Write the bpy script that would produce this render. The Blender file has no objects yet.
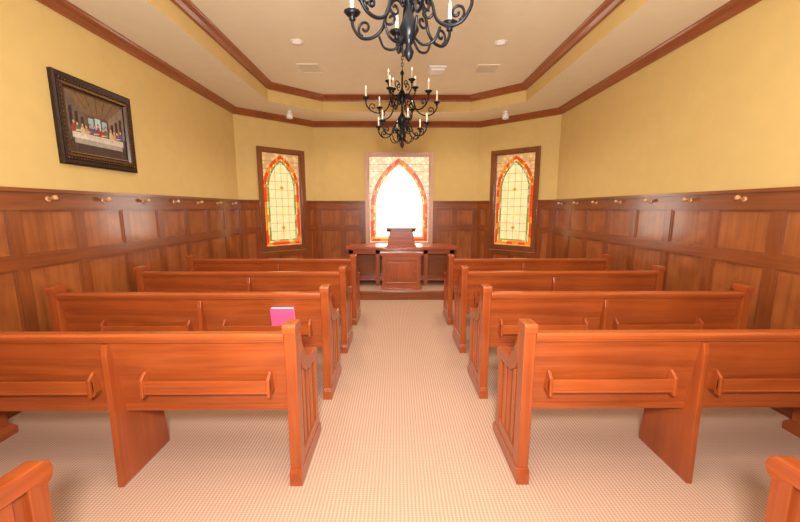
import bpy, bmesh, math, random
from mathutils import Vector
random.seed(4)
S=bpy.context.scene
try:
    S.view_settings.view_transform='Standard'
except Exception: pass
def lin(r,g,b):
    f=lambda c:(c/255/12.92) if c/255<=0.04045 else ((c/255+0.055)/1.055)**2.4
    return (f(r),f(g),f(b),1)
# ---------------------------------------------------------------- materials
def newmat(name):
    m=bpy.data.materials.new(name); m.use_nodes=True
    nt=m.node_tree; return m,nt,nt.nodes['Principled BSDF']
def setc(b,c,rough=.5,metal=0,spec=.5,coat=0):
    b.inputs['Base Color'].default_value=c; b.inputs['Roughness'].default_value=rough
    b.inputs['Metallic'].default_value=metal; b.inputs['Specular IOR Level'].default_value=spec
    b.inputs['Coat Weight'].default_value=coat
def plain(name,c,rough=.5,metal=0,var=.06,scale=6,bump=0,spec=.5):
    m,nt,b=newmat(name); setc(b,c,rough,metal,spec)
    tc=nt.nodes.new('ShaderNodeTexCoord'); n=nt.nodes.new('ShaderNodeTexNoise'); n.inputs['Scale'].default_value=scale
    n.inputs['Detail'].default_value=4
    r=nt.nodes.new('ShaderNodeValToRGB')
    r.color_ramp.elements[0].position=.3; r.color_ramp.elements[1].position=.7
    r.color_ramp.elements[0].color=tuple(x*(1-var) for x in c[:3])+(1,)
    r.color_ramp.elements[1].color=tuple(min(1,x*(1+var)) for x in c[:3])+(1,)
    nt.links.new(tc.outputs['Object'],n.inputs['Vector']); nt.links.new(n.outputs['Fac'],r.inputs['Fac'])
    nt.links.new(r.outputs['Color'],b.inputs['Base Color'])
    if bump:
        n2=nt.nodes.new('ShaderNodeTexNoise'); n2.inputs['Scale'].default_value=180
        bp=nt.nodes.new('ShaderNodeBump'); bp.inputs['Strength'].default_value=bump; bp.inputs['Distance'].default_value=.003
        nt.links.new(tc.outputs['Object'],n2.inputs['Vector']); nt.links.new(n2.outputs['Fac'],bp.inputs['Height']); nt.links.new(bp.outputs['Normal'],b.inputs['Normal'])
    return m
def wood(name,dark,light,axis='X',rough=.28,coat=.4,gs=14,dist=1.2,cath=.0,fine=.22):
    m,nt,b=newmat(name); setc(b,light,rough,0,.45,coat); b.inputs['Coat Roughness'].default_value=.12
    tc=nt.nodes.new('ShaderNodeTexCoord')
    def streak(g,st,dd):
        mp=nt.nodes.new('ShaderNodeMapping'); sc=[g,g,g]; sc['XYZ'.index(axis)]=g*st
        mp.inputs['Scale'].default_value=sc
        n=nt.nodes.new('ShaderNodeTexNoise'); n.inputs['Scale'].default_value=1.0; n.inputs['Detail'].default_value=7; n.inputs['Distortion'].default_value=dd
        nt.links.new(tc.outputs['Object'],mp.inputs['Vector']); nt.links.new(mp.outputs['Vector'],n.inputs['Vector'])
        return n.outputs['Fac']
    r=nt.nodes.new('ShaderNodeValToRGB'); r.color_ramp.elements[0].position=.22; r.color_ramp.elements[1].position=.74
    r.color_ramp.elements[0].color=dark; r.color_ramp.elements[1].color=light
    src=streak(gs,.07,dist); fi=streak(gs*6,.03,.3)
    n3=nt.nodes.new('ShaderNodeTexNoise'); n3.inputs['Scale'].default_value=2.2; n3.inputs['Detail'].default_value=3; n3.inputs['Distortion'].default_value=cath*3
    nt.links.new(tc.outputs['Object'],n3.inputs['Vector'])
    mx=nt.nodes.new('ShaderNodeMath'); mx.operation='MULTIPLY_ADD'; mx.inputs[1].default_value=.40+cath*.4
    ml=nt.nodes.new('ShaderNodeMath'); ml.operation='MULTIPLY'; ml.inputs[1].default_value=.62-cath*.35
    nt.links.new(src,ml.inputs[0]); nt.links.new(n3.outputs['Fac'],mx.inputs[0]); nt.links.new(ml.outputs[0],mx.inputs[2])
    m2=nt.nodes.new('ShaderNodeMath'); m2.operation='MULTIPLY_ADD'; m2.inputs[1].default_value=fine
    sb=nt.nodes.new('ShaderNodeMath'); sb.operation='SUBTRACT'; sb.inputs[1].default_value=.5*fine
    nt.links.new(fi,m2.inputs[0]); nt.links.new(mx.outputs[0],m2.inputs[2]); nt.links.new(m2.outputs[0],sb.inputs[0])
    nt.links.new(sb.outputs[0],r.inputs['Fac']); nt.links.new(r.outputs['Color'],b.inputs['Base Color'])
    return m
def glow(name,c,s,grid=None,vor=0):
    m,nt,b=newmat(name); setc(b,c,.25)
    b.inputs['Emission Color'].default_value=c; b.inputs['Emission Strength'].default_value=s
    tc=nt.nodes.new('ShaderNodeTexCoord'); n=nt.nodes.new('ShaderNodeTexNoise' if not vor else 'ShaderNodeTexVoronoi'); n.inputs['Scale'].default_value=vor or 9
    r=nt.nodes.new('ShaderNodeValToRGB'); k=.55 if vor else .85
    r.color_ramp.elements[0].position=.05 if vor else .3; r.color_ramp.elements[1].position=.6
    r.color_ramp.elements[1].color=(c[0]*k,c[1]*k*.9,c[2]*k*.7,1) if vor else c
    r.color_ramp.elements[0].color=c if vor else (c[0]*k,c[1]*k,c[2]*k,1)
    nt.links.new(tc.outputs['Object'],n.inputs['Vector'])
    nt.links.new(n.outputs['Distance' if vor else 'Fac'],r.inputs['Fac'])
    nt.links.new(r.outputs['Color'],b.inputs['Emission Color'])
    b.inputs['Base Color'].default_value=(c[0]*.3,c[1]*.3,c[2]*.3,1)
    return m
PD,PL=lin(116,47,18),lin(174,84,36)
pew_x=wood('pew_wood_x',PD,PL,'X'); pew_z=wood('pew_wood_z',PD,PL,'Z'); pew_y=wood('pew_wood_y',PD,PL,'Y')
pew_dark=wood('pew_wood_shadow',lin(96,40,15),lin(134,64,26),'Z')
WD,WL=lin(96,44,19),lin(148,80,38)
wp=wood('wainscot_panel',lin(98,47,20),lin(172,98,48),'Z',gs=8,dist=2.5,cath=.5)
wz=wood('wainscot_stile',WD,WL,'Z'); wy=wood('wainscot_rail_y',WD,WL,'Y'); wx=wood('wainscot_rail_x',WD,WL,'X')
crown_m=wood('crown_wood',lin(112,54,22),lin(158,86,38),'Y',rough=.4)
wall_m=plain('wall_paint',lin(208,177,110),.85,bump=.15,var=.03)
ceil_m=plain('ceiling_paint',lin(232,218,186),.9,bump=.1,var=.02)
white_m=plain('white_plastic',lin(235,232,225),.5)
iron=plain('wrought_iron',lin(26,28,34),.38,.6)
candle_m=plain('candle_sleeve',lin(240,228,200),.5)
bulb_m=glow('bulb_glow',(1,.85,.6,1),2)
lead=plain('lead_came',lin(90,62,40),.5,.3)
# carpet
m,nt,b=newmat('carpet'); carpet=m; setc(b,(1,1,1,1),.95,0,.1)
tc=nt.nodes.new('ShaderNodeTexCoord'); sx=nt.nodes.new('ShaderNodeSeparateXYZ'); nt.links.new(tc.outputs['Object'],sx.inputs[0])
def math_(op,a,bv):
    n=nt.nodes.new('ShaderNodeMath'); n.operation=op
    for i,v in enumerate((a,bv)):
        if v is None: continue
        if isinstance(v,(int,float)): n.inputs[i].default_value=v
        else: nt.links.new(v,n.inputs[i])
    return n.outputs[0]
px=math_('SINE',math_('MULTIPLY',sx.outputs[0],2*math.pi/.021),None)
py=math_('SINE',math_('MULTIPLY',sx.outputs[1],2*math.pi/.014),None)
pr=math_('ADD',math_('MULTIPLY',px,.17),math_('MULTIPLY',py,.06))
nz=nt.nodes.new('ShaderNodeTexNoise'); nz.inputs['Scale'].default_value=260; nt.links.new(tc.outputs['Object'],nz.inputs['Vector'])
fac=math_('ADD',math_('ADD',pr,.25),math_('MULTIPLY',nz.outputs['Fac'],.5))
r=nt.nodes.new('ShaderNodeValToRGB'); r.color_ramp.elements[0].position=.1; r.color_ramp.elements[1].position=.85
r.color_ramp.elements[0].color=lin(142,102,84); r.color_ramp.elements[1].color=lin(208,176,152)
nt.links.new(fac,r.inputs['Fac']); nt.links.new(r.outputs['Color'],b.inputs['Base Color'])
bp=nt.nodes.new('ShaderNodeBump'); bp.inputs['Strength'].default_value=.2; bp.inputs['Distance'].default_value=.003
nt.links.new(fac,bp.inputs['Height']); nt.links.new(bp.outputs['Normal'],b.inputs['Normal'])

# ---------------------------------------------------------------- mesh builder
class MB:
    def __init__(s): s.v=[]; s.f=[]; s.m=[]; s.mats=[]; s.sm=[]
    def mi(s,m):
        if m not in s.mats: s.mats.append(m)
        return s.mats.index(m)
    def add(s,vs,fs,m,smooth=False):
        o=len(s.v); s.v+= [tuple(x) for x in vs]; k=s.mi(m)
        for f in fs: s.f.append([o+i for i in f]); s.m.append(k); s.sm.append(smooth)
    def box(s,x0,x1,y0,y1,z0,z1,m,T=None):
        vs=[(x,y,z) for x in(x0,x1) for y in(y0,y1) for z in(z0,z1)]
        if T: vs=[T(*p) for p in vs]
        s.add(vs,[(0,1,3,2),(4,6,7,5),(0,4,5,1),(2,3,7,6),(0,2,6,4),(1,5,7,3)],m)
    def prism(s,pts,a0,a1,m,axis='X',T=None,smooth=False):
        n=len(pts)
        def mk(a,p):
            q={'X':(a,p[0],p[1]),'Y':(p[0],a,p[1]),'Z':(p[0],p[1],a)}[axis]
            return T(*q) if T else q
        vs=[mk(a0,p) for p in pts]+[mk(a1,p) for p in pts]
        s.add(vs,[tuple(range(n)),tuple(range(2*n-1,n-1,-1))]+[(i,(i+1)%n,n+(i+1)%n,n+i) for i in range(n)],m,smooth)
    def lathe(s,prof,c,m,seg=14):
        vs=[];fs=[]
        for r_,z in prof:
            for i in range(seg):
                a=2*math.pi*i/seg; vs.append((c[0]+r_*math.cos(a),c[1]+r_*math.sin(a),c[2]+z))
        for j in range(len(prof)-1):
            for i in range(seg):
                fs.append((j*seg+i,j*seg+(i+1)%seg,(j+1)*seg+(i+1)%seg,(j+1)*seg+i))
        fs.append(tuple(range(seg))); fs.append(tuple((len(prof)-1)*seg+i for i in range(seg)))
        s.add(vs,fs,m,True)
    def tube(s,path,rad,m,seg=6,closed=False):
        P=[Vector(p) for p in path]; n=len(P); vs=[];fs=[]
        for i,p in enumerate(P):
            if closed: t=(P[(i+1)%n]-P[i-1]).normalized()
            else: t=(P[min(i+1,n-1)]-P[max(i-1,0)]).normalized()
            up=Vector((0,0,1)) if abs(t.z)<.9 else Vector((1,0,0))
            if i==0: a=t.cross(up).normalized()
            else:
                a=(pa-t*pa.dot(t)).normalized()
            pa=a; bb=t.cross(a)
            rr=rad[i] if isinstance(rad,list) else rad
            for k in range(seg):
                g=2*math.pi*k/seg; vs.append(p+a*(rr*math.cos(g))+bb*(rr*math.sin(g)))
        for i in range(n if closed else n-1):
            j=(i+1)%n
            for k in range(seg): fs.append((i*seg+k,i*seg+(k+1)%seg,j*seg+(k+1)%seg,j*seg+k))
        if not closed: fs+= [tuple(range(seg)),tuple((n-1)*seg+k for k in range(seg))]
        s.add(vs,fs,m,True)
    def obj(s,name,loc=(0,0,0),bevel=0,parent=None,mesh=None):
        me=mesh
        if me is None:
            me=bpy.data.meshes.new(name); me.from_pydata(s.v,[],s.f)
            for mm in s.mats: me.materials.append(mm)
            for p,k,q in zip(me.polygons,s.m,s.sm): p.material_index=k; p.use_smooth=q
            bm=bmesh.new(); bm.from_mesh(me); bmesh.ops.recalc_face_normals(bm,faces=bm.faces); bm.to_mesh(me); bm.free()
        o=bpy.data.objects.new(name,me); S.collection.objects.link(o); o.location=loc
        if bevel:
            bv=o.modifiers.new('bevel','BEVEL'); bv.width=bevel; bv.segments=2; bv.limit_method='ANGLE'; bv.angle_limit=math.radians(50)
        if parent: o.parent=parent
        return o
def catmull(P,n=8):
    P=[Vector(p) for p in P]; Q=[P[0]*2-P[1]]+P+[P[-1]*2-P[-2]]; out=[]
    for i in range(1,len(Q)-2):
        a,b_,c,d=Q[i-1:i+3]
        for k in range(n):
            t=k/n; out.append(.5*((2*b_)+(c-a)*t+(2*a-5*b_+4*c-d)*t*t+(3*b_-a-3*c+d)*t**3))
    out.append(P[-1]); return out
def sweep(mb,poly,prof,m,closed=True):
    n=len(poly); rings=[]
    for i in range(n):
        p=Vector(poly[i]); a=Vector(poly[i-1]); c=Vector(poly[(i+1)%n])
        d1=(p-a).normalized(); d2=(c-p).normalized()
        n1=Vector((-d1.y,d1.x)); n2=Vector((-d2.y,d2.x)); mm=(n1+n2); mm=mm/(mm.dot(n1))
        rings.append([(p.x+mm.x*q[0],p.y+mm.y*q[0],q[1]) for q in prof])
    k=len(prof)
    for i in range(n):
        j=(i+1)%n; vs=rings[i]+rings[j]
        mb.add(vs,[(a,(a+1)%k,k+(a+1)%k,k+a) for a in range(k)],m)

# ---------------------------------------------------------------- room
W=3.06; WE=3.02; YC=6.8; YB=7.9; XB=1.79; Y0=-3.2; ZS=3.43; ZT=3.72
room=[(-WE,Y0),(W,Y0),(W,YC),(XB,YB),(-XB,YB),(-WE,YC)]
tray=[(-2.24,-2.3),(2.26,-2.3),(2.24,6.4),(1.42,7.1),(-1.42,7.1),(-2.22,6.4)]
fl=MB(); fl.prism([(-W-.3,Y0-.3),(W+.3,Y0-.3),(W+.3,YC+.15),(XB+.15,YB+.3),(-XB-.15,YB+.3),(-W-.3,YC+.15)],-.1,0,carpet,'Z'); fl.obj('floor')
ce=MB()
for i in range(6):
    j=(i+1)%6
    a,b2,c,d=room[i],room[j],tray[j],tray[i]
    ce.add([(*a,ZS),(*b2,ZS),(*c,ZS),(*d,ZS)],[(0,1,2,3)],ceil_m)
    ce.add([(*d,ZS),(*c,ZS),(*c,ZT),(*d,ZT)],[(0,1,2,3)],wall_m)
ce.add([(*p,ZT) for p in tray],[tuple(range(6))],ceil_m)
ce.obj('ceiling')
t=MB()
sweep(t,room,[(0,ZS-.11),(.012,ZS-.115),(.02,ZS-.09),(.045,ZS-.06),(.075,ZS-.03),(.085,ZS-.012),(.085,ZS-.001),(0,ZS-.001)],crown_m); t.obj('trim_1')
t=MB()
sweep(t,tray,[(0,ZT-.10),(.012,ZT-.105),(.02,ZT-.08),(.05,ZT-.05),(.085,ZT-.025),(.095,ZT-.012),(.095,ZT-.001),(0,ZT-.001)],crown_m); t.obj('trim_2')

def frame(P0,P1):
    p=Vector(P0); d=(Vector(P1)-p); L=d.length; d=d/L; n=Vector((-d.y,d.x))
    return (lambda u,v,z:(p.x+d.x*u+n.x*v,p.y+d.y*u+n.y*v,z)),L
TH=.15
def wall(name,P0,P1,hole=None,ext=0):
    T,L=frame(P0,P1); mb=MB()
    if hole:
        u0,u1,z0,z1=hole
        mb.box(0,u0,-TH,0,0,ZS,wall_m,T); mb.box(u1,L,-TH,0,0,ZS,wall_m,T)
        mb.box(u0,u1,-TH,0,0,z0,wall_m,T); mb.box(u0,u1,-TH,0,z1,ZS,wall_m,T)
    else: mb.box(-ext,L+ext,-TH,0,0,ZS,wall_m,T)
    return mb.obj(name)
RT=1.76
def wainscot(wallobj,P0,P1,stiles,rail,gaps=None,pegs=True,c0=.013,c1=.013):
    T,L=frame(P0,P1); mb=MB(); n1,n2=.012,.034
    zones=[(0,L,RT)] if not gaps else [(0,gaps[0],RT),(gaps[0],gaps[1],gaps[2]),(gaps[1],L,RT)]
    for (a,b_,zt) in zones:
        full=zt==RT
        a2=a+(c0 if a==0 else 0); b2=b_-(c1 if b_==L else 0)
        mb.box(a2,b2,0.0005,n1,0.001,zt-.02,wp,T)
        mb.box(a2,b2,n1,n2+.008,.001,.17,rail,T)
        if full:
            mb.box(a2,b2,n1,n2,1.6,1.73,rail,T); mb.box(a2,b2,.0005,n2+.03,1.73,RT,rail,T)
            mb.box(a2,b2,n1,n2+.01,1.585,1.60,rail,T)
            mb.box(a2,b2,n1,n2,1.12,1.22,rail,T)
        else:
            mb.box(a2,b2,n1,n2,zt-.1,zt-.02,rail,T)
        ss=[u for u in stiles if a<=u<=b_]
        edges=[a2+.045]+[u for u in ss if a2+.15<u<b2-.15]+[b2-.045]
        for u in edges:
            mb.box(u-.045,u+.045,n1,n2-.001,.17,1.6 if full else zt-.1,wz,T)
        for p,q in zip(edges[:-1],edges[1:]):
            p+=.045;q-=.045
            for (za,zb) in ([(.17,1.12),(1.22,1.585)] if full else [(.17,zt-.1)]):
                w=.014; h=n2-.009
                mb.box(p,q,n1,h,za,za+w,wz,T); mb.box(p,q,n1,h,zb-w,zb,wz,T)
                mb.box(p,p+w,n1,h,za+w,zb-w,wz,T); mb.box(q-w,q,n1,h,za+w,zb-w,wz,T)
        if full and pegs:
            for p,q in zip(edges[:-1],edges[1:]):
                u=(p+q)/2
                T0=Vector(T(u,n2,1.675)); T1=Vector(T(u,n2+.08,1.692)); d=T1-T0
                mb.tube([T0,T0+d*.5,T0+d*.72,T0+d*.93,T0+d],[.012,.011,.021,.021,.012],pegm,10)
                mb.tube([T0,T0+d*.12],[.026,.023],pegm,10)
    mb.obj('wainscot',parent=wallobj)
pegm=wood('peg_wood',lin(184,122,76),lin(224,172,126),'Y')
w_r=wall('wall_right',(W,Y0),(W,YC)); w_l=wall('wall_left',(-WE,YC),(-WE,Y0)); w_b=wall('wall_back',(-WE,Y0),(W,Y0),ext=.15)
LW=math.hypot(W-XB,YB-YC); LL=math.hypot(WE-XB,YB-YC)
WZ0,WZ1=.72,2.79
ha=(.34,1.36)
hb_=(.39,1.38)
holeL=(LL-hb_[1],LL-hb_[0],WZ0,WZ1)
holeR=(ha[0],ha[1],WZ0,WZ1)
w_fr=wall('wall_front_right',(W,YC),(XB,YB),holeR)
w_fl=wall('wall_front_left',(-XB,YB),(-WE,YC),holeL)
cw=(XB-.80,XB+.70)
w_f=wall('wall_front',(XB,YB),(-XB,YB),(cw[0],cw[1],.74,2.80))
ys=[3.35+.57*k for k in range(-11,7)]
wainscot(w_r,(W,Y0),(W,YC),[y-Y0 for y in ys],wy,c0=.035)
wainscot(w_l,(-WE,YC),(-WE,Y0),sorted([YC-y for y in ys]),wy,c1=.035)
wainscot(w_fr,(W,YC),(XB,YB),[.85],wx,(ha[0],ha[1],WZ0),pegs=False)
wainscot(w_fl,(-XB,YB),(-WE,YC),[.85],wx,(LL-hb_[1],LL-hb_[0],WZ0),pegs=False)
wainscot(w_f,(XB,YB),(-XB,YB),[.5,1.5,2.1,3.0],wx,(cw[0],cw[1],.74),pegs=False)
wainscot(w_b,(-WE,Y0),(W,Y0),[.6*k for k in range(1,11)],wx,c0=.035,c1=.035)

# ---------------------------------------------------------------- stained glass windows
red=glow('glass_red',lin(222,56,22),1.15); orange=glow('glass_orange',lin(246,122,34),1.2); yellow=glow('glass_yellow',lin(252,206,96),1.15)
green=glow('glass_green',lin(104,160,88),1.0); teal=glow('glass_teal',lin(160,194,152),1.05)
amber=glow('glass_amber_leaf',lin(236,188,128),1.0,vor=11); cream=glow('glass_cream',lin(248,210,150),1.12)
white_g=glow('glass_blown_out',lin(255,248,232),6); pale=glow('glass_pale_leaf',lin(254,228,190),1.25,vor=11)  # centre pane's blown-out glare is put into its white colour and strong emission
frame_w=wood('window_wood',lin(96,50,26),lin(140,82,46),'Z'); frame_c=wood('window_wood_glare',lin(176,122,92),lin(208,158,126),'Z')  # centre frame painted paler to carry the glare around its window
def archpath(a,zb,zs,d,n=12):
    out=[(-(a-d),zb+d)]; 
    for k in range(1,9): out.append((-(a-d),zb+d+(zs-zb-d)*k/8))
    R=2*a-d; th=math.acos(-a/R)
    for k in range(1,n+1):
        g=math.pi+(th-math.pi)*k/n; out.append((a+R*math.cos(g),zs+R*math.sin(g)))
    right=[(-x,z) for x,z in out[:-1]][::-1]
    return out+right
def window(name,P0,P1,hole,center=False):
    T0,L=frame(P0,P1); u0,u1,z0,z1=hole; uc=(u0+u1)/2; hw=(u1-u0)/2
    T=lambda x,v,z:T0(uc+x,v,z)
    mb=MB(); fm=frame_c if center else frame_w
    fw=.08 if not center else .075
    for (a,b_,c,d) in [(-hw,-hw+fw,z0,z1),(hw-fw,hw,z0,z1),(-hw+fw,hw-fw,z0,z0+fw),(-hw+fw,hw-fw,z1-fw,z1)]:
        mb.box(a,b_,-.10,.05,c,d,fm,T)
    q=.02
    g0=-hw+fw; 
    for (a,b_,c,d) in [(g0,g0+q,z0+fw,z1-fw),(-g0-q,-g0,z0+fw,z1-fw),(g0+q,-g0-q,z0+fw,z0+fw+q),(g0+q,-g0-q,z1-fw-q,z1-fw)]:
        mb.box(a,b_,-.06,.02,c,d,fm,T)
    gw=hw-fw-q; gz0=z0+fw+q; gz1=z1-fw-q
    V=-.05
    mb.box(-gw,gw,V-.01,V,gz0,gz1,pale if center else amber,T)
    a=gw-.02; zb=gz0+.02; apex=gz1-.03; zs=apex-a*math.sqrt(3)
    if zs<zb+.3: zs=zb+.3
    D=.11 if not center else .12
    e1,e2=(.05,.08) if not center else (.06,.095)
    bands=[(0,e1,[red,orange,red,red,orange]),(e1,e2,[orange,yellow,orange]),(e2,D,[teal,green,green] if not center else [yellow,pale])]
    for (d1,d2,ms) in bands:
        A=archpath(a,zb,zs,d1);B=archpath(a,zb,zs,d2)
        vv=V+.003
        for i in range(len(A)-1):
            mm=random.choice(ms)
            mb.add([T(A[i][0],vv,A[i][1]),T(A[i+1][0],vv,A[i+1][1]),T(B[i+1][0],vv,B[i+1][1]),T(B[i][0],vv,B[i][1])],[(0,1,2,3)],mm)
            mb.tube([T(A[i][0],vv+.001,A[i][1]),T(B[i][0],vv+.001,B[i][1])],.0024,lead,4)
        nb=6
        for i in range(nb):
            x0=-(a-d1)+(2*(a-d1))*i/nb; x1=x0+2*(a-d1)/nb
            mm=random.choice(ms)
            mb.add([T(x0,vv-.0005,zb+d1),T(x1,vv-.0005,zb+d1),T(x1,vv-.0005,zb+d2),T(x0,vv-.0005,zb+d2)],[(0,1,2,3)],mm)
        mb.tube([T(x,vv+.002,z) for x,z in A],.0032,lead,4)
    C=archpath(a,zb,zs,D)
    mb.tube([T(x,V+.005,z) for x,z in C],.0032,lead,4)
    vs=[T(x,V+.002,z) for x,z in C]; mb.add(vs,[tuple(range(len(vs)))],white_g if center else cream)
    ai=a-D; R=2*a-D
    def top(x): return zs+math.sqrt(max(0,R*R-(abs(x)+a)**2))
    lm=lead if not center else yellow
    nx=4
    for i in range(1,nx):
        x=-ai+2*ai*i/nx; mb.tube([T(x,V+.004,zb+D),T(x,V+.004,top(x))],.003,lm,4)
    z=zb+D
    while z<apex-.2:
        z+=.17
        w=ai if z<zs else max(0,math.sqrt(max(0,R*R-(z-zs)**2))-a)
        if w>.04: mb.tube([T(-w,V+.004,z),T(w,V+.004,z)],.003,lm,4)
    for k in range(1,12):
        z=gz0+(gz1-gz0)*k/12
        for sg in (-1,1):
            w=(a if z<zs else max(0,math.sqrt(max(0,(2*a)**2-(z-zs)**2))-a))
            if gw-w>.03: mb.tube([T(sg*w,V+.002,z),T(sg*gw,V+.002,z)],.003,lead,4)
    if not center:
        for (x,zz,mm) in [(0,zb+.35,orange),(0,zs,orange),(0,zs-.5,yellow)]:
            s_=.045; mb.add([T(x-s_,V+.0085,zz),T(x,V+.0085,zz-s_),T(x+s_,V+.0085,zz),T(x,V+.0085,zz+s_)],[(0,1,2,3)],mm)
    mb.box(-hw+.01,hw-.01,-.14,-.10,z0+.01,z1-.01,fm,T)
    mb.obj(name)
window('window_1',(-XB,YB),(-WE,YC),holeL)
window('window_2',(XB,YB),(-XB,YB),(cw[0],cw[1],.74,2.80),True)
window('window_3',(W,YC),(XB,YB),holeR)

# ---------------------------------------------------------------- pews
def pew_mesh(s,Lp,cs):
    mb=MB(); T=lambda x,y,z:(s*x,y,z)
    def end(x0,x1):
        t=x1-x0
        mb.prism([(.02,.05),(.44,.05),(.44,.60),(.33,.63),(.2,.66),(.10,.80),(.02,.9)],x0+.28*t,x1-.28*t,pew_z,'X',T)
        mb.prism([(-.02,0),(.50,0),(.50,.06),(.465,.09),(-.005,.10),(-.02,.07)],x0-.004,x1+.004,pew_y,'X',T)
        mb.prism([(-.005,.1),(.075,.1),(.08,.78),(.085,.925),(-.012,.925),(-.008,.88)],x0,x1,pew_z,'X',T)
        mb.prism([(-.022,.925),(.095,.925),(.10,.94),(.095,.965),(.085,.975),(-.012,.975),(-.024,.96)],x0-.004,x1+.004,pew_y,'X',T)
        mb.prism([(.385,.09),(.455,.09),(.452,.30),(.456,.60),(.385,.61)],x0,x1,pew_z,'X',T)
        mb.prism([(.078,.72),(.12,.66),(.18,.62),(.28,.60),(.40,.59),(.455,.56),(.472,.58),(.482,.61),(.472,.645),(.45,.66),(.36,.665),(.27,.68),(.20,.715),(.15,.77),(.11,.84),(.085,.90)],x0-.002,x1+.002,pew_y,'X',T)
        mb.box(x0,x1,.075,.385,.10,.17,pew_y,T)
        for k in range(3):
            y=.125+.085*k; mb.box(x0+.12*t,x1-.12*t,y,y+.045,.17,.63-.015*k+.02*(k==0),pew_z,T)
    end(0,.065); end(Lp-.065,Lp)
    a,b_=.065,Lp-.065
    mb.prism([(.005,.895),(.03,.895),(.105,.44),(.08,.44)],a,b_,pew_x,'X',T)
    mb.prism([(-.018,.888),(.05,.888),(.052,.910),(.04,.922),(-.008,.922),(-.02,.910)],a,b_,pew_x,'X',T)
    mb.prism([(-.004,.868),(.005,.868),(.002,.888),(-.012,.888)],a,b_,pew_x,'X',T)
    mb.prism([(.070,.425),(.11,.425),(.105,.465),(.066,.465)],a,b_,pew_x,'X',T)
    mb.prism([(.11,.42),(.45,.43),(.465,.445),(.45,.465),(.11,.452)],a,b_,pew_x,'X',T)
    mb.box(a,b_,.40,.425,.33,.43,pew_x,T)
    c=cs
    mb.prism([(-.02,0),(.40,0),(.395,.05),(.36,.40),(.38,.425),(.09,.425),(.03,.80),(.01,.865),(-.008,.86),(-.02,.80),(-.015,.40)],c-.016,c+.016,pew_z,'X',T)
    for (r0,r1) in ((.155,.155+.72),(c+.10,min(c+.10+.72,Lp-.2))):
        mb.box(r0,r1,-.006,.008,.577,.645,pew_x,T)
        mb.box(r0,r1,.008,.058,.556,.568,pew_x,T)
        mb.prism([(-.010,.568),(.003,.568),(.003,.580),(-.010,.580)],r0,r1,pew_x,'X',T)
        for x in (r0,r1-.018):
            mb.prism([(-.018,.55),(.066,.55),(.044,.69),(.022,.69),(.0,.67),(-.016,.655)],x,x+.018,pew_z,'X',T)
    return mb
rows=[1.84,2.77,3.72,4.67]
for s,x0,Lp,cs in ((-1,-.555,2.25,1.045),(1,.70,2.2,1.015)):
    me=None
    for y in rows:
        o=pew_mesh(s,Lp,cs).obj('church_pew',(x0,y,0),bevel=.004,mesh=me); me=o.data
pew_mesh(-1,1.5,.95).obj('church_pew',(-1.33,.75,0),bevel=.004)
pew_mesh(1,1.4,.9).obj('church_pew',(1.45,.75,0),bevel=.004)

pink=plain('hymnal_pink_cover',lin(216,84,128),.5,spec=.2); page=plain('book_pages',lin(245,240,235),.8)
hb=MB(); 
hb.box(0,.19,0,.003,0,.225,pink); hb.box(0,.19,.029,.032,0,.225,pink); hb.box(0,.003,0,.032,0,.225,pink); hb.box(.006,.184,.003,.029,.004,.222,page)
h_=hb.obj('hymnal',(-1.03,2.77+.017,.5735),bevel=.001); h_.rotation_euler=(math.radians(9.4),0,0)

# ---------------------------------------------------------------- altar platform, table, pulpit, lectern
AY=6.0
pf=MB(); pf.box(-2.0,2.1,AY,YB-.75,0.001,.12,wx); pf.box(-2.02,2.12,AY-.02,YB-.75,.12,.145,wx); pf.box(-1.98,2.08,AY+.06,YB-.76,.145,.15,carpet)
pf.obj('altar_platform',bevel=.003)
pz=.151
tb=MB()
tx0,tx1=-.95,1.12; ty=6.45
tb.box(tx0,tx1,ty,ty+.62,.845,.885,pew_x); tb.box(tx0+.02,tx1-.02,ty+.02,ty+.60,.825,.845,pew_x)
tb.box(tx0+.05,tx1-.05,ty+.05,ty+.07,.75,.825,pew_x)
for x in (tx0+.05,tx1-.13,-.40,.50):
    tb.box(x,x+.08,ty+.05,ty+.13,pz,.825,pew_z); tb.box(x,x+.08,ty+.49,ty+.57,pz,.825,pew_z)
tb.box(tx0+.05,tx1-.05,ty+.42,ty+.44,pz+.001,.825,wx); tb.box(tx0+.05,tx1-.05,ty+.06,ty+.42,.24,.265,pew_x)
tb.obj('altar_table',bevel=.003)
pu=MB(); cx=.08; hw=.34; py0=6.14
pu.box(cx-hw-.02,cx+hw+.02,py0-.02,py0+.28,pz,pz+.07,pew_x)
pu.box(cx-hw,cx+hw,py0,py0+.27,pz+.07,.76,pew_x)
for x in(cx-hw,cx+hw-.07): pu.box(x,x+.07,py0-.02,py0,pz+.07,.76,pew_z)
pu.box(cx-hw+.07,cx+hw-.07,py0-.02,py0,pz+.07,pz+.13,pew_x); pu.box(cx-hw+.07,cx+hw-.07,py0-.02,py0,.69,.76,pew_x)
pu.box(cx-hw+.12,cx+hw-.12,py0-.012,py0,pz+.18,.64,pew_z)
pu.box(cx-hw-.03,cx+hw+.03,py0-.03,py0+.29,.76,.79,pew_x); pu.box(cx-hw-.045,cx+hw+.045,py0-.045,py0+.30,.79,.82,pew_x)
pu.obj('pulpit',bevel=.003)
le=MB(); lz=.886; ly=6.5
le.box(cx-.28,cx+.28,ly,ly+.36,lz,lz+.03,pew_x)
le.prism([(cx-.26,lz+.03),(cx+.26,lz+.03),(cx+.22,lz+.28),(cx-.22,lz+.28)],ly+.03,ly+.31,pew_x,'Y')
le.prism([(ly-.0,lz+.33),(ly-.0,lz+.355),(ly+.36,lz+.275),(ly+.36,lz+.25)],cx-.28,cx+.28,pew_x)
le.box(cx-.20,cx+.20,ly+.015,ly+.03,lz+.07,lz+.12,pew_x)
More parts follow.
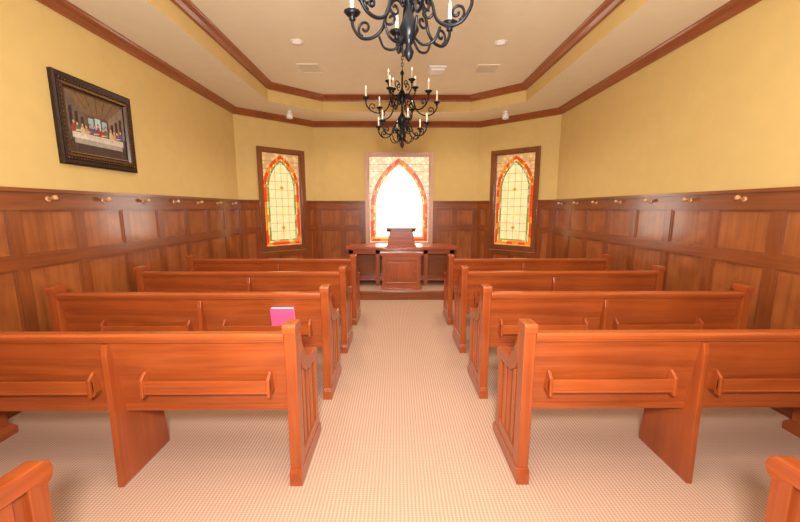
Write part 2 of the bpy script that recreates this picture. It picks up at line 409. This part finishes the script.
le.box(cx-.19,cx+.19,ly+.015,ly+.03,lz+.16,lz+.21,pew_x)
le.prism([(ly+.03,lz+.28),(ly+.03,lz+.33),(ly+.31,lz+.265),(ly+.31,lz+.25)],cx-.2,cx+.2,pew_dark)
le.prism([(ly+.345,lz+.25),(ly+.345,lz+.30),(ly+.365,lz+.30),(ly+.365,lz+.25)],cx-.28,cx+.28,pew_x)
le.obj('tabletop_lectern',bevel=.003)

# ---------------------------------------------------------------- chandeliers
def chandelier(x,y,rot):
    mb=MB()
    def P(r,z,a): return (r*math.cos(a),r*math.sin(a),z)
    mb.lathe([(.002,2.38),(.018,2.40),(.028,2.43),(.014,2.46),(.03,2.49),(.055,2.54),(.03,2.60),(.016,2.64),(.03,2.68),(.05,2.72),(.06,2.76),(.03,2.80),(.014,2.84),(.014,2.92),(.03,2.95),(.045,2.99),(.045,3.03),(.02,3.08),(.012,3.14),(.012,3.28),(.028,3.31),(.012,3.34),(.002,3.36)],(0,0,0),iron,14)
    def cup(r,z,a,h=.12):
        c=P(r,z,a)
        mb.lathe([(.008,-.03),(.02,-.02),(.012,-.005),(.03,.0),(.048,.018),(.042,.018),(.018,.008),(.018,.03),(.012,.03)],c,iron,10)
        mb.lathe([(.0115,.02),(.0115,h)],c,candle_m,8)
        mb.lathe([(.004,h),(.009,h+.012),(.006,h+.03),(.001,h+.045)],c,bulb_m,8)
    def spiral(cr,cz,r0,a,t0,turns,sg=1,w=.007):
        pts=[]
        for k in range(22):
            f=k/21; g=t0+sg*turns*2*math.pi*f; rr=r0*(1-.8*f)
            pts.append(P(cr+rr*math.cos(g),cz+rr*math.sin(g),a))
        mb.tube(pts,w,iron,6)
    for k in range(6):
        a=rot+k*math.pi/3
        path=[P(r,z,a) for r,z in [(.03,3.00),(.09,3.04),(.15,2.98),(.19,2.88),(.26,2.82),(.35,2.81),(.43,2.85),(.47,2.91),(.47,2.95)]]
        mb.tube(catmull(path,6),.009,iron,6); cup(.47,2.97,a)
        spiral(.385,2.88,.05,a,math.radians(-70),1.2,1)
        spiral(.12,2.93,.05,a,math.radians(60),1.1,-1)
    for k in range(4):
        a=rot+.4+k*math.pi/2
        path=[P(r,z,a) for r,z in [(.02,3.10),(.07,3.03),(.14,3.02),(.20,3.08),(.21,3.14)]]
        mb.tube(catmull(path,6),.008,iron,6); cup(.21,3.16,a)
        spiral(.07,3.17,.05,a,math.radians(-90),1.1,1,.006)
    for k in range(6):
        a=rot+.52+k*math.pi/3
        path=[P(r,z,a) for r,z in [(.03,2.66),(.07,2.70),(.12,2.66),(.15,2.57),(.21,2.53),(.28,2.54),(.325,2.60),(.33,2.65)]]
        mb.tube(catmull(path,6),.009,iron,6); cup(.33,2.66,a,.10)
        spiral(.255,2.585,.042,a,math.radians(-70),1.2,1)
        spiral(.10,2.61,.04,a,math.radians(60),1.1,-1)
        path=[P(r,z,a) for r,z in [(.03,2.50),(.08,2.455),(.14,2.47),(.17,2.53)]]
        mb.tube(catmull(path,6),.007,iron,6)
    z=3.35;i=0
    while z<3.66:
        a=0 if i%2 else math.pi/2
        mb.tube([(.013*math.cos(t_)*math.cos(a),.013*math.cos(t_)*math.sin(a),z+.022+.026*math.sin(t_)) for t_ in [2*math.pi*q/12 for q in range(12)]],.004,iron,5,True)
        z+=.04;i+=1
    mb.lathe([(.02,3.66),(.05,3.68),(.065,3.70),(.065,3.719)],(0,0,0),iron,16)
    mb.obj('chandelier',(x,y,0))
chandelier(.065,2.03,.2); chandelier(.07,4.8,.2)

# ---------------------------------------------------------------- ceiling fixtures
lit=glow('lamp_lens',lin(250,215,190),.7)
def downlight(x,y,z):
    mb=MB(); mb.lathe([(.06,-.002),(.085,-.008),(.09,-.001)],(0,0,0),white_m,20); mb.lathe([(.058,-.003),(.04,-.012),(.001,-.013)],(0,0,0),lit,16)
    mb.obj('recessed_light',(x,y,z))
for x,y in ((-1.29,4.9),(1.35,4.9),(-1.29,2.2),(1.35,2.2),(-1.29,-.4),(1.35,-.4)): downlight(x,y,ZT)
gm=plain('vent_gap',lin(150,126,100),.7)
def vent(x,y):
    mb=MB(); mb.box(-.17,.17,-.17,-.15,-.012,-.001,ceil_m); mb.box(-.17,.17,.15,.17,-.012,-.001,ceil_m); mb.box(-.17,-.15,-.15,.15,-.012,-.001,ceil_m); mb.box(.15,.17,-.15,.15,-.012,-.001,ceil_m)
    mb.box(-.15,.15,-.15,.15,-.004,-.001,gm)
    for k in range(7):
        y_=-.13+.04*k; mb.prism([(y_,-.004),(y_+.004,-.007),(y_+.014,-.007),(y_+.014,-.004)],-.15,.15,ceil_m)
    mb.obj('air_vent',(x,y,ZT))
vent(-1.33,5.75); vent(1.38,5.75)
sp=MB(); sp.box(-.13,.13,-.13,.13,-.03,-.001,white_m); sp.box(-.10,.10,-.10,.10,-.06,-.03,white_m); sp.obj('ceiling_speaker',(.62,5.75,ZT),bevel=.006)
for x in (-2.05,2.09):
    mb=MB(); mb.lathe([(.055,0),(.055,-.012),(.02,-.014),(.02,-.03),(.055,-.035),(.062,-.13),(.05,-.135),(.045,-.11)],(0,0,0),white_m,18)
    mb.obj('ceiling_spotlight',(x,7.05,ZS-.001))
for x in (-1.42,1.52):
    mb=MB(); mb.box(-.037,.037,-.006,0,-.06,.06,white_m); 
    for z in (-.028,.028): mb.box(-.017,.017,-.009,-.006,z-.016,z+.016,white_m)
    mb.obj('wall_outlet',(x,YB-.0125,.30),bevel=.001)

# ---------------------------------------------------------------- Last Supper picture on left wall
pic=bpy.data.objects.new('framed_picture',None); S.collection.objects.link(pic); pic.location=(-WE,3.71,2.40); pic.scale=(1,.84,.96)
Wd,Hd=1.08,.84
def PT(u,v,z): return (v,u,z)
fr=MB(); fd=plain('picture_frame_dark',lin(44,26,18),.35,.1,var=.3,scale=30); fg=plain('picture_frame_gilt',lin(110,78,42),.35,.5,var=.4,scale=60)
fr.box(-Wd/2+.02,Wd/2-.02,.001,.012,-Hd/2+.02,Hd/2-.02,fd,PT)
def ring(mb,i0,i1,h0,h1,m):
    o=[(-Wd/2+i0,-Hd/2+i0),(Wd/2-i0,-Hd/2+i0),(Wd/2-i0,Hd/2-i0),(-Wd/2+i0,Hd/2-i0)]
    n=[(-Wd/2+i1,-Hd/2+i1),(Wd/2-i1,-Hd/2+i1),(Wd/2-i1,Hd/2-i1),(-Wd/2+i1,Hd/2-i1)]
    for i in range(4):
        j=(i+1)%4
        mb.add([PT(o[i][0],h0,o[i][1]),PT(o[j][0],h0,o[j][1]),PT(n[j][0],h1,n[j][1]),PT(n[i][0],h1,n[i][1])],[(0,1,2,3)],m)
for i0,i1,h0,h1,m_ in [(0,0.0001,.001,.035,fd),(0,.02,.035,.045,fd),(.02,.05,.045,.03,fd),(.05,.085,.03,.045,fd),(.085,.105,.045,.04,fg),(.105,.12,.04,.022,fd),(.12,.132,.022,.024,fg)]:
    ring(fr,i0,i1,h0,h1,m_)
for sgn in (-1,1):
    for k in range(26):
        u=-Wd/2+.06+(Wd-.12)*k/25; fr.lathe([(.001,-.008),(.008,-.003),(.008,.003),(.001,.008)],PT(u,.045,sgn*(Hd/2-.066)),fg,6)
    for k in range(20):
        z=-Hd/2+.06+(Hd-.12)*k/19; fr.lathe([(.001,-.008),(.008,-.003),(.008,.003),(.001,.008)],PT(sgn*(Wd/2-.066),.045,z),fg,6)
fr.obj('frame',parent=pic)
cv=MB(); iw,ih=Wd/2-.13,Hd/2-.13
cm={}
def pm(nm,c):
    return cm.get(nm) or cm.setdefault(nm,plain('paint_'+nm,lin(*c),.6,var=.2,scale=25))
def q(u0,u1,z0,z1,l,c,nm):
    cv.add([PT(u0,.014+l*.0006,z0),PT(u1,.014+l*.0006,z0),PT(u1,.014+l*.0006,z1),PT(u0,.014+l*.0006,z1)],[(0,1,2,3)],pm(nm,c))
def poly(pts,l,c,nm):
    cv.add([PT(u,.014+l*.0006,z) for u,z in pts],[tuple(range(len(pts)))],pm(nm,c))
q(-iw,iw,-ih,ih,0,(92,72,56),'wallbrown')
poly([(-iw,ih),(iw,ih),(.16,.10),(-.16,.10)],1,(120,92,62),'ceilingbrown')
for k in range(1,6):
    u=-iw+2*iw*k/6; poly([(u-.004,ih),(u+.004,ih),(u*.38+.002,.10),(u*.38-.002,.10)],2,(60,44,34),'beam')
poly([(-iw,ih),(-.16,.10),(-.16,-.04),(-iw,-.08)],1,(104,86,72),'sidewall'); poly([(iw,ih),(.16,.10),(.16,-.04),(iw,-.08)],1,(132,112,92),'sidewall2')
for s_ in(-1,1):
    for k in range(3):
        u=s_*(.21+.07*k); h=.09+.035*k; poly([(u-.02,-.04),(u+.02,-.04),(u+.02,-.04+h*1.2),(u-.02,-.04+h*1.1)],2,(58,36,34),'tapestry')
q(-.13,-.06,-.03,.07,2,(150,170,176),'sky'); q(-.04,.04,-.03,.085,2,(176,194,196),'sky2'); q(.06,.13,-.03,.07,2,(150,170,176),'sky')
q(-iw,iw,-ih,-.17,3,(70,50,40),'floorpaint')
q(-.36,.36,-.15,-.095,8,(200,192,172),'cloth'); q(-.34,.34,-.20,-.15,8,(160,150,136),'clothfront')
q(-.33,-.31,-.25,-.2,8,(90,62,44),'leg'); q(.31,.33,-.25,-.2,8,(90,62,44),'leg')
cols=[((150,60,44),'rr'),((70,86,120),'bb'),((190,150,90),'oc'),((96,112,80),'gg'),((170,96,60),'or'),((120,76,100),'pu'),((200,180,150),'cr')]
for k in range(13):
    u=-.34+.68*k/12+random.uniform(-.01,.01); h=.05+random.uniform(-.012,.016)
    if k==6: h=.075
    c,nm=cols[(k*3)%7]
    if k==6: c,nm=(150,50,40),'rr'
    poly([(u-.034,-.10),(u+.034,-.10),(u+.03,-.06),(u+.016,-.10+h+.02),(u-.016,-.10+h+.02),(u-.03,-.06)],4+k%2,c,nm)
    hz=-.10+h+.038
    poly([(u+.018*math.cos(t_),hz+.023*math.sin(t_)) for t_ in [2*math.pi*i/10 for i in range(10)]],6,(80,54,36),'hair')
    poly([(u+.012*math.cos(t_),hz-.003+.016*math.sin(t_)) for t_ in [2*math.pi*i/10 for i in range(10)]],7,(214,166,130),'skin')
    if k%2: poly([(u-.03,-.09),(u+.05,-.075),(u+.05,-.065),(u-.02,-.07)],7,(206,160,124),'skin')
for k in range(11):
    u=-.3+.06*k; poly([(u+.012*math.cos(t_),-.115+.005*math.sin(t_)) for t_ in [2*math.pi*i/8 for i in range(8)]],9,(190,150,96),'bread')
cv.obj('painting',parent=pic)

# ---------------------------------------------------------------- lights
def area(name,loc,rot,sx_,sy_,e,c=(1,.97,.93)):
    l=bpy.data.lights.new(name,'AREA'); l.shape='RECTANGLE'; l.size=sx_; l.size_y=sy_; l.energy=e; l.color=c
    o=bpy.data.objects.new(name,l); S.collection.objects.link(o); o.location=loc; o.rotation_euler=rot
area('flash_light',(0,-.35,2.1),(math.radians(87),0,0),.45,.3,215)
area('added_overhead_fill',(0,1.0,3.6),(0,0,0),3.0,3.0,66)  # added fill panel overhead, kept out of view; not a room fixture
for x,y in ((-1.29,4.9),(1.35,4.9),(-1.2,6.55),(1.3,6.55)):
    l=bpy.data.lights.new('downlight_beam','SPOT'); l.energy=88; l.spot_size=math.radians(130); l.spot_blend=.8; l.shadow_soft_size=.08; l.color=(1,.9,.78)
    o=bpy.data.objects.new('downlight_beam',l); S.collection.objects.link(o); o.location=(x,y,ZT-.05)
area('bounce_light',(0,.0,1.2),(math.radians(152),0,0),2.5,1.5,85,(1,1,.97))
w=bpy.data.worlds.new('world'); S.world=w; w.use_nodes=True; w.node_tree.nodes['Background'].inputs[0].default_value=(1,.93,.82,1); w.node_tree.nodes['Background'].inputs[1].default_value=.5

# ---------------------------------------------------------------- camera
c=bpy.data.cameras.new('camera'); c.lens=15.75; c.sensor_width=36; c.sensor_fit='HORIZONTAL'; c.clip_start=.02
o=bpy.data.objects.new('camera',c); S.collection.objects.link(o); o.location=(0,0,1.6)
o.rotation_euler=(math.radians(90-8.6),0,math.radians(-.5)); S.camera=o
